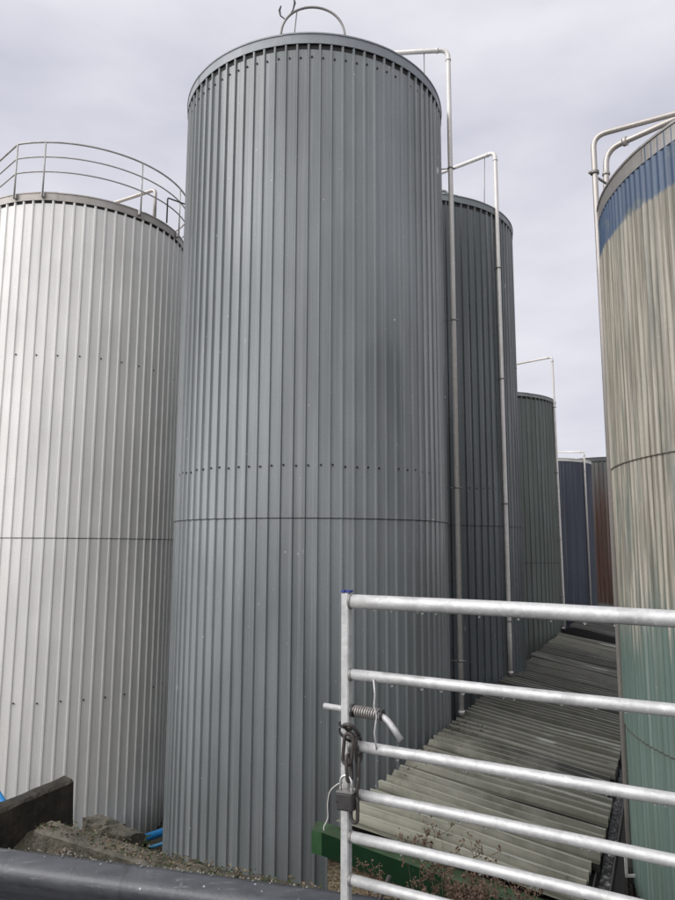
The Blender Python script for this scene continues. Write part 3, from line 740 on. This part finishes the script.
# ------------------------------------------------------------------ dried weeds behind the gate
M_dry = plain('dry_stem', (.15, .105, .075), .9, .5, 30, (.06, .04, .03)); M_dry2 = plain('dry_seed', (.125, .08, .055), .9, .6, 60, (.045, .03, .022))
def dried(x, y, top, zb, label, seed, n=5, spread=.20, dens=1.):
    top += .05; n = max(3, n - 1)
    rr = random.Random(seed); root = empty('dried_weed', (x, y, zb), label, 'plant', 'dried weeds in front of the green fascia')
    st = MB(); sd = MB()
    for k in range(n):
        a = rr.uniform(0, 6.28); sp = spread * (.25 + .75 * rr.random()); hh = (top - zb) * rr.uniform(.84, 1.04)
        pts = []; bx, by = x + rr.uniform(-.03, .03), y + rr.uniform(-.03, .03)
        for i in range(7):
            t = i / 6; pts.append(Vector((bx + math.cos(a) * sp * t ** 1.6 + rr.uniform(-.008, .008), by + math.sin(a) * sp * t ** 1.6, zb + hh * t)))
        st.tube(pts, [.0045 - .0032 * i / 6 for i in range(7)], 5)
        for j in range(int(13 * dens)):
            t = rr.uniform(.40, 1.); i = min(5, int(t * 6)); p = pts[i].lerp(pts[i + 1], t * 6 - i)
            b = rr.uniform(0, 6.28); L = rr.uniform(.04, .13) * (1.25 - t * .6)
            m_ = p + Vector((math.cos(b) * L * .6, math.sin(b) * L * .6, L * .35)); q = m_ + Vector((math.cos(b) * L * .35, math.sin(b) * L * .35, L * .6))
            st.tube([p, m_, q], [.0022, .0018, .0012], 4)
            for l in range(rr.randint(5, 10)):
                c = q.lerp(m_, rr.random() * .6) + Vector((rr.gauss(0, .010), rr.gauss(0, .010), rr.gauss(0, .012)))
                ax = Matrix.Rotation(rr.uniform(0, 6.28), 3, 'Z') @ Matrix.Rotation(rr.uniform(-1.5, 1.5), 3, 'Y')
                leaf(sd, c, rr.uniform(.012, .028), rr.uniform(.006, .011), ax)
    st.build('stem', M_dry, root); sd.build('leaves_or_seeds', M_dry2, root)  # second part is the dry seed heads, not leaves
DW = [(.56, 4.9, -1.80, 'short dried weed with a dense rusty head, leftmost of the clump', 4, .09, 1.5), (.74, 4.8, -1.93, 'tall dried weed with brown seed heads in the middle of the clump, its stems fanned', 6, .24, 1.3),
      (.92, 4.7, -1.97, 'dried weed with bare forked stems behind the second lowest gate bar', 7, .26, 1.1), (1.14, 4.75, -2.02, 'thin wiry dried weed at the right side of the clump', 6, .22, 1.),
      (.28, 4.9, -2.12, 'sparse dried weed close to the gate post in front of the green fascia', 4, .16, .8), (.78, 4.4, -2.0, 'thick tangled dried weed low in the clump, touching the lowest bar', 8, .16, 2.2), (1.10, 4.35, -2.08, 'low dried weed nearest the camera on the right of the clump', 6, .14, 1.8),
      (.50, 4.5, -2.16, 'low twiggy dried weed left of the tangled one', 5, .16, .9)]
for i, (x, y, tp, lb, n, sp, de) in enumerate(DW): dried(x, y, z_(tp), ground(x, y) - .05, lb, 40 + i, n, sp, de)

# ------------------------------------------------------------------ crash barrier
def barrier_mat():
    N = NT('wet_dark_barrier'); o = N.ob()
    a = N.noise(N.scale(o, 1, 3, 3), 4, 6, .6); b = N.noise(o, 60, 4)
    col = N.mix(N.ramp(a, .4, .65), (.048, .050, .058), (.080, .083, .092))
    col = N.mix(N.ramp(b, .66, .74, 0, .5), col, (.3, .31, .33)); d, c = N.vor(o, 46.)
    col = N.mix(N.math('MULTIPLY', N.ramp(d, .08, .22, 1, 0), N.ramp(N.sep(c)[0], .9, .92)), col, (.42, .45, .47))
    col = N.mix(N.ramp(N.noise(o, 14, 6, .7), .6, .68, 0, .6), col, (.03, .035, .03))
    sc2 = N.noise(N.scale(o, 2, 60, 60, (3, 1, 0)), 1., 5, .7)
    col = N.mix(N.ramp(sc2, .6, .68, 0, .5), col, (.19, .195, .205)); run = N.noise(N.scale(o, 22, 1, 3), 1., 5, .7)
    col = N.mix(N.ramp(run, .56, .66, 0, .55), col, (.028, .03, .028))
    N.bump(b, .3, .003); return N.fin(col, N.ramp(a, .35, .65, .22, .45), .3, .5)
M_bar = barrier_mat()
bd = Vector((.967, -.255, 0)).normalized(); bn = Vector((bd.y, -bd.x, 0))       # bn faces the road
if bn.y > 0: bn = -bn
bo = Vector((-1.02, 2.42, 0))
zt = z_(-.985)
bar = empty('crash_barrier', (bo.x, bo.y, 0), 'dark wet metal crash barrier with a rounded top, along the bottom left of the picture', 'barrier')
prof = [(.000, -.008), (.006, .0), (.020, -.002), (.055, -.014), (.074, -.024), (.083, -.038), (.083, -.058), (.076, -.074), (.02, -.125), (.004, -.155), (.004, -.165), (.02, -.180), (.076, -.216), (.083, -.232), (.083, -.262), (.076, -.28), (.02, -.312), (.0, -.318)]
def smooth_prof(p, k=3):
    return p
vs = []; uL = [-4 + .25 * i for i in range(33)]
for q in uL:
    for (d_, z) in prof: vs.append(bo + bd * q + bn * (d_ - .02) + Vector((0, 0, zt + z + .003 * math.sin(q * 2.1))))
m = len(prof); mb = MB()
mb.add(vs, [(i * m + k, (i + 1) * m + k, (i + 1) * m + k + 1, i * m + k + 1) for i in range(len(uL) - 1) for k in range(m - 1)], 0, True)
mb.build('rail_beam', M_bar, bar)
for q in (-3.2, -.95, 1.55):
    c = bo + bd * q - bn * .09
    rot = Matrix((bd, bn, (0, 0, 1))).transposed()
    mb = MB(); mb.box((c.x, c.y, .16), (.06, .10, .55), rot, bev=.006); mb.build('barrier_post', M_bar, bar)
rnd = random.Random(8); mb = MB()
for k in range(260):        # grit and lichen crumbs lying along the top lip
    q = rnd.uniform(-1.0, 2.2); c = bo + bd * q - bn * (.012 + rnd.uniform(-.008, .014)) + Vector((0, 0, zt + .003)); r = rnd.uniform(.0015, .0045)
    if math.sin(q * 3.3) + rnd.uniform(-1, 1) < -.2: continue
    mb.add([c + Vector(p) * r for p in ((1, 0, 0), (0, 1, 0), (-1, 0, 0), (0, -1, 0), (0, 0, 1.2))], [(0, 1, 4), (1, 2, 4), (2, 3, 4), (3, 0, 4)], 0)
tag(mb.build('lichen_crumbs', plain('lichen', (.22, .225, .20), .9, .7, 80)), 'pale crumbs of lichen and grit lying along the top of the crash barrier', 'grit', kind='stuff')

# ------------------------------------------------------------------ gate
gd = Vector((.877, -.48, 0)).normalized(); gn = Vector((gd.y, -gd.x, 0))
if gn.y > 0: gn = -gn
G0 = Vector((.028, 2.05, 0))
def G(s, z, o=0.): return G0 + gd * s + gn * o + Vector((0, 0, z + ZC))
gate = empty('farm_gate', tuple(G(0, -ZC + .1)), 'galvanised tubular field gate in the right foreground, chained at its left end', 'gate')
grot = Matrix((gd, gn, (0, 0, 1))).transposed()
mb = MB(); mb.box(G(0, -.66), (.025, .025, 1.06), grot, bev=.003)
stile = mb.build('end_stile', M_galv, gate)
mb = MB()
for dx in (-.007, .009): mb.box(G(dx, -.125), (.010, .026, .006), grot)
mb.build('end_cap', plain('blue_plastic', (.03, .05, .25), .5), stile)
mb = MB(); mb.box(G(3.0, -.66), (.045, .045, 1.1), grot, bev=.004); mb.build('end_stile', M_galv, gate)
rails = [(-.152, -.160, .0200), (-.357, -.362, .0150), (-.548, -.555, .0148), (-.674, -.685, .0142), (-.787, -.795, .0142), (-.897, -.905, .0142), (-1.0, -1.01, .0142)]
rnd = random.Random(3)
for (za, zb2, r) in rails:
    mb = MB(); pts = []
    for k in range(17):
        s_ = .012 + 2.97 * k / 16; pts.append(G(s_, za + (zb2 - za) * min(1, s_ / .85) + .0015 * math.sin(s_ * 5 + r * 900)))
    mb.tube(pts, r, 20)
    rail = mb.build('rail', M_galv, gate)
    mb = MB(); mb.tube([G(.0125, za), G(.020, za)], [r + .0035, r + .0005], 18); mb.build('weld', metal('weld_bead', (.3, .29, .28), .5, .5, .5, 60.), rail)
mb = MB(); mb.box(G(1.6, -.6, -.018), (.04, .006, .98), grot); mb.build('brace', M_galv, gate)
# water drops hanging under the rails
N = NT('water_drop'); N.b.inputs['Transmission Weight'].default_value = 1.; N.b.inputs['IOR'].default_value = 1.33
M_drop = N.fin((1, 1, 1), .02)
mb = MB()
for (za, zb2, r) in rails[:6]:
    s_ = .05
    while s_ < .95:
        s_ += rnd.uniform(.012, .12)
        p = G(s_, za + (zb2 - za) * min(1, s_ / .85) - r - .0012); q = rnd.uniform(.0022, .0042)
        rings = [(0.15, .6), (.8, .3), (1., -.3), (.75, -.9), (.3, -1.25)]; vs = []
        for (rr_, zz) in rings:
            for k in range(8): vs.append(p + Vector((math.cos(k * PI / 4) * rr_ * q, math.sin(k * PI / 4) * rr_ * q, zz * q)))
        vs.append(p + Vector((0, 0, -1.35 * q)))
        mb.add(vs, [(i * 8 + k, (i + 1) * 8 + k, (i + 1) * 8 + (k + 1) % 8, i * 8 + (k + 1) % 8) for i in range(4) for k in range(8)] + [(32 + k, 40, 32 + (k + 1) % 8) for k in range(8)], 0, True)
tag(mb.build('raindrops', M_drop), 'rain drops hanging under the gate rails', 'raindrops', kind='stuff')
# spring latch
mb = MB(); mb.tube(bend([G(-.072, -.451, .0), G(.118, -.456, .0), G(.172, -.512, .01)], .03, 5), .0085, 12)
lt = mb.build('latch_bolt', M_galv, gate)
mb = MB(); sp = []
for k in range(11 * 12 + 1):
    a = 2 * PI * k / 12; s_ = .026 + .080 * k / (11 * 12); sp.append(G(s_, -.4535 - .005 * (s_) / .19) + gn * (math.cos(a) * .0135) + Vector((0, 0, math.sin(a) * .0135)))
mb.tube(sp, .0030, 6); mb.build('spring', metal('spring_steel', (.34, .32, .30), .4, .6, .4, 60.), lt)
mb = MB(); mb.tube([G(.019, -.454), G(.025, -.454)], .018, 14); mb.build('washer', M_dark, lt); mb = MB(); mb.tube([G(.108, -.456), G(.114, -.456)], .015, 14); mb.build('washer', M_dark, lt)
mb = MB(); mb.tube([G(.093, -.36, .016), G(.098, -.40, .018), G(.096, -.43, .020), G(.103, -.455, .018), G(.096, -.50, .018), G(.100, -.545, .014)], .0024, 8); mb.build('guide_rod', M_galv, gate)

# chain, padlock, ties -------------------------------------------------
def link(mb, c, long, r0, half, wid, nr, ax):
    """one stadium-shaped chain link; ax = (long axis, cross axis)"""
    a, b = ax; pts = []
    for k in range(20):
        t = 2 * PI * k / 20; y = math.sin(t); x = math.cos(t)
        pts.append(Vector(c) + a * (x * wid + math.copysign(half - wid, x) * (1 if abs(x) > 1e-6 else 0)) + b * (y * wid))
    mb.tube(pts, r0, 8, closed=True)
up = Vector((0, 0, 1)); F = gn; S = gd
chain = empty('chain', tuple(G(.02, -.52, .03)), 'rusty steel chain wrapped round the gate post above the padlock', 'chain')
LK = [(G(.030, -.500, .026), (up * .6 + F * .8).normalized(), S), (G(.024, -.548, .036), (up + S * .1).normalized(), S), (G(.026, -.598, .034), (up - S * .08).normalized(), F),
      (G(.040, -.555, .004), (up + F * .1).normalized(), F), (G(.041, -.605, .006), up, (F + S * .6).normalized()), (G(.040, -.655, .010), (up + S * .1).normalized(), (S * .4 + F).normalized()),
      (G(.036, -.706, .022), up, (S + F * .4).normalized())]
for (c, a, b) in LK:
    b = (b - a * b.dot(a)).normalized(); mb = MB(); link(mb, c, 1, .0052, .034 if c != LK[1][0] else .041, .0140, 1, (a, b)); mb.build('chain_link', M_rust, chain)
pad = empty('padlock', tuple(G(.018, -.70, .036)), 'black square padlock with a bright steel shackle, hanging on the gate chain', 'padlock')
prot = grot @ Matrix.Rotation(R(-3), 3, 'Y')
mb = MB(); mb.box(G(.018, -.684, .036), (.052, .024, .046), prot, bev=.004); body = mb.build('lock_body', M_dark, pad)
mb = MB(); mb.box(G(.018, -.6585, .036), (.050, .023, .004), prot); mb.build('lock_top_plate', metal('worn_steel', (.3, .29, .28), .4, .7), body)
mb = MB(); sh = [G(.018 - .017, -.66, .036)] + [G(.018 - .017 * math.cos(PI * k / 12), -.638 + .020 * math.sin(PI * k / 12), .036) for k in range(13)] + [G(.018 + .017, -.66, .036)]
mb.tube(sh, .0042, 10); mb.build('shackle', metal('chrome_shackle', (.75, .75, .74), .2, .9, .15), pad)
mb = MB(); mb.box(G(-.004, -.722 + .036, .0475), (.006, .003, .004), prot); mb.build('keyway', M_rub, body)
for z, d_ in ((-.497, 0), (-.522, .004)):
    mb = MB(); r_ = .0205
    pts = [G(0 + r_ * math.cos(a), z - d_ * math.cos(a) * 2 - .006 * math.cos(a), r_ * math.sin(a)) for a in [2 * PI * k / 16 for k in range(16)]]
    mb.tube(pts, .0032, 6, closed=True)
    tag(mb.build('cable_tie', M_rub), 'black cable tie round the gate post, %s of the two' % ('upper' if z > -.51 else 'lower'), 'cable tie', 'cable ties on the gate post')
mb = MB(); mb.tube(bend([G(.004, -.640, .030), G(-.010, -.645, .03), G(-.038, -.668, .03), G(-.044, -.71, .03), G(-.040, -.74, .03), G(-.055, -.765, .03), G(-.054, -.775, .03)], .02, 4), .0016, 6)
tag(mb.build('wire_tail', plain('pale_wire', (.55, .54, .50), .4)), 'thin pale wire looping out from behind the padlock', 'wire')
mb = MB(); mb.tube([G(.02, -1.06, -.10), G(.075, -.86 - .06, -.12)], .006, 6)
tag(mb.build('stick', M_rust), 'rusty brown stick leaning by the foot of the gate post', 'stick')

# ------------------------------------------------------------------ camera
cam = bpy.data.cameras.new('camera'); co = bpy.data.objects.new('camera', cam); COL.objects.link(co)
pi_, ro = R(7.976), R(.2026)
fw = Vector((0, math.cos(pi_), math.sin(pi_))); u0 = Vector((0, -math.sin(pi_), math.cos(pi_))); r0_ = Vector((1, 0, 0))
ri = r0_ * math.cos(ro) + u0 * math.sin(ro); uu = u0 * math.cos(ro) - r0_ * math.sin(ro)
co.matrix_world = Matrix((( ri.x, uu.x, -fw.x, 0), (ri.y, uu.y, -fw.y, 0), (ri.z, uu.z, -fw.z, ZC), (0, 0, 0, 1)))
cam.sensor_fit = 'VERTICAL'; cam.sensor_height = 24; cam.lens = 24 * 695.94 / 900; cam.clip_start = .05; cam.clip_end = 5000
sc.camera = co

# ------------------------------------------------------------------ light: overcast
w = bpy.data.worlds.new('World'); sc.world = w; w.use_nodes = True; t = w.node_tree; t.nodes.clear()
def wn(typ, **kw):
    n = t.nodes.new(typ)
    for k, v in kw.items(): setattr(n, k, v)
    return n
out = wn('ShaderNodeOutputWorld'); bg = wn('ShaderNodeBackground'); t.links.new(bg.outputs[0], out.inputs[0])
SUN_EL, SUN_AZ = 42., 243.      # azimuth measured clockwise from +Y: behind the camera, to the left
sky = wn('ShaderNodeTexSky', sky_type='NISHITA'); sky.sun_disc = False; sky.sun_elevation = R(SUN_EL); sky.sun_rotation = R(SUN_AZ)
tc = wn('ShaderNodeTexCoord'); sep = wn('ShaderNodeSeparateXYZ'); t.links.new(tc.outputs['Generated'], sep.inputs[0])
mp = wn('ShaderNodeMapping'); mp.inputs['Scale'].default_value = (1.6, 1.6, 4.2); t.links.new(tc.outputs['Generated'], mp.inputs[0])
nz = wn('ShaderNodeTexNoise'); nz.inputs['Scale'].default_value = 1.5; nz.inputs['Detail'].default_value = 6; nz.inputs['Roughness'].default_value = .5; t.links.new(mp.outputs[0], nz.inputs[0])
mr = wn('ShaderNodeMapRange'); mr.inputs[1].default_value = .32; mr.inputs[2].default_value = .72; t.links.new(nz.outputs[0], mr.inputs[0])
mx = wn('ShaderNodeMix', data_type='RGBA'); mx.inputs[6].default_value = (.55, .56, .655, 1); mx.inputs[7].default_value = (.86, .85, .90, 1); t.links.new(mr.outputs[0], mx.inputs[0])
# brighter cloud overhead and behind the camera
dt = wn('ShaderNodeVectorMath', operation='DOT_PRODUCT'); t.links.new(tc.outputs['Generated'], dt.inputs[0]); dt.inputs[1].default_value = Vector((-.76, -.52, .42)).normalized()
br = wn('ShaderNodeMapRange', interpolation_type='SMOOTHSTEP'); br.inputs[1].default_value = .22; br.inputs[2].default_value = .95; br.inputs[3].default_value = 1.; br.inputs[4].default_value = 3.4; t.links.new(dt.outputs['Value'], br.inputs[0])
wm = wn('ShaderNodeMix', data_type='RGBA'); wf = wn('ShaderNodeMapRange'); wf.inputs[1].default_value = 1.; wf.inputs[2].default_value = 1.6; t.links.new(br.outputs[0], wf.inputs[0]); t.links.new(wf.outputs[0], wm.inputs[0]); t.links.new(mx.outputs[2], wm.inputs[6]); wm.inputs[7].default_value = (.70, .69, .70, 1)
vm = wn('ShaderNodeVectorMath', operation='SCALE'); t.links.new(wm.outputs[2], vm.inputs[0]); t.links.new(br.outputs[0], vm.inputs['Scale'])
sk = wn('ShaderNodeVectorMath', operation='SCALE'); t.links.new(sky.outputs[0], sk.inputs[0]); sk.inputs['Scale'].default_value = .006
ad = wn('ShaderNodeVectorMath', operation='ADD'); t.links.new(vm.outputs[0], ad.inputs[0]); t.links.new(sk.outputs[0], ad.inputs[1])
t.links.new(ad.outputs[0], bg.inputs[0]); bg.inputs[1].default_value = 1.
L = bpy.data.lights.new('sun', 'SUN'); L.energy = .95; L.angle = R(40); L.color = (1, .98, .95)
lo = bpy.data.objects.new('sun', L); COL.objects.link(lo)
az, el = R(SUN_AZ), R(SUN_EL)
sd_ = Vector((math.sin(az) * math.cos(el), math.cos(az) * math.cos(el), math.sin(el)))
lo.rotation_euler = sd_.to_track_quat('Z', 'Y').to_euler()
sc.view_settings.view_transform = 'Standard'; sc.view_settings.look = 'None'; sc.view_settings.exposure = 0; sc.view_settings.gamma = 1
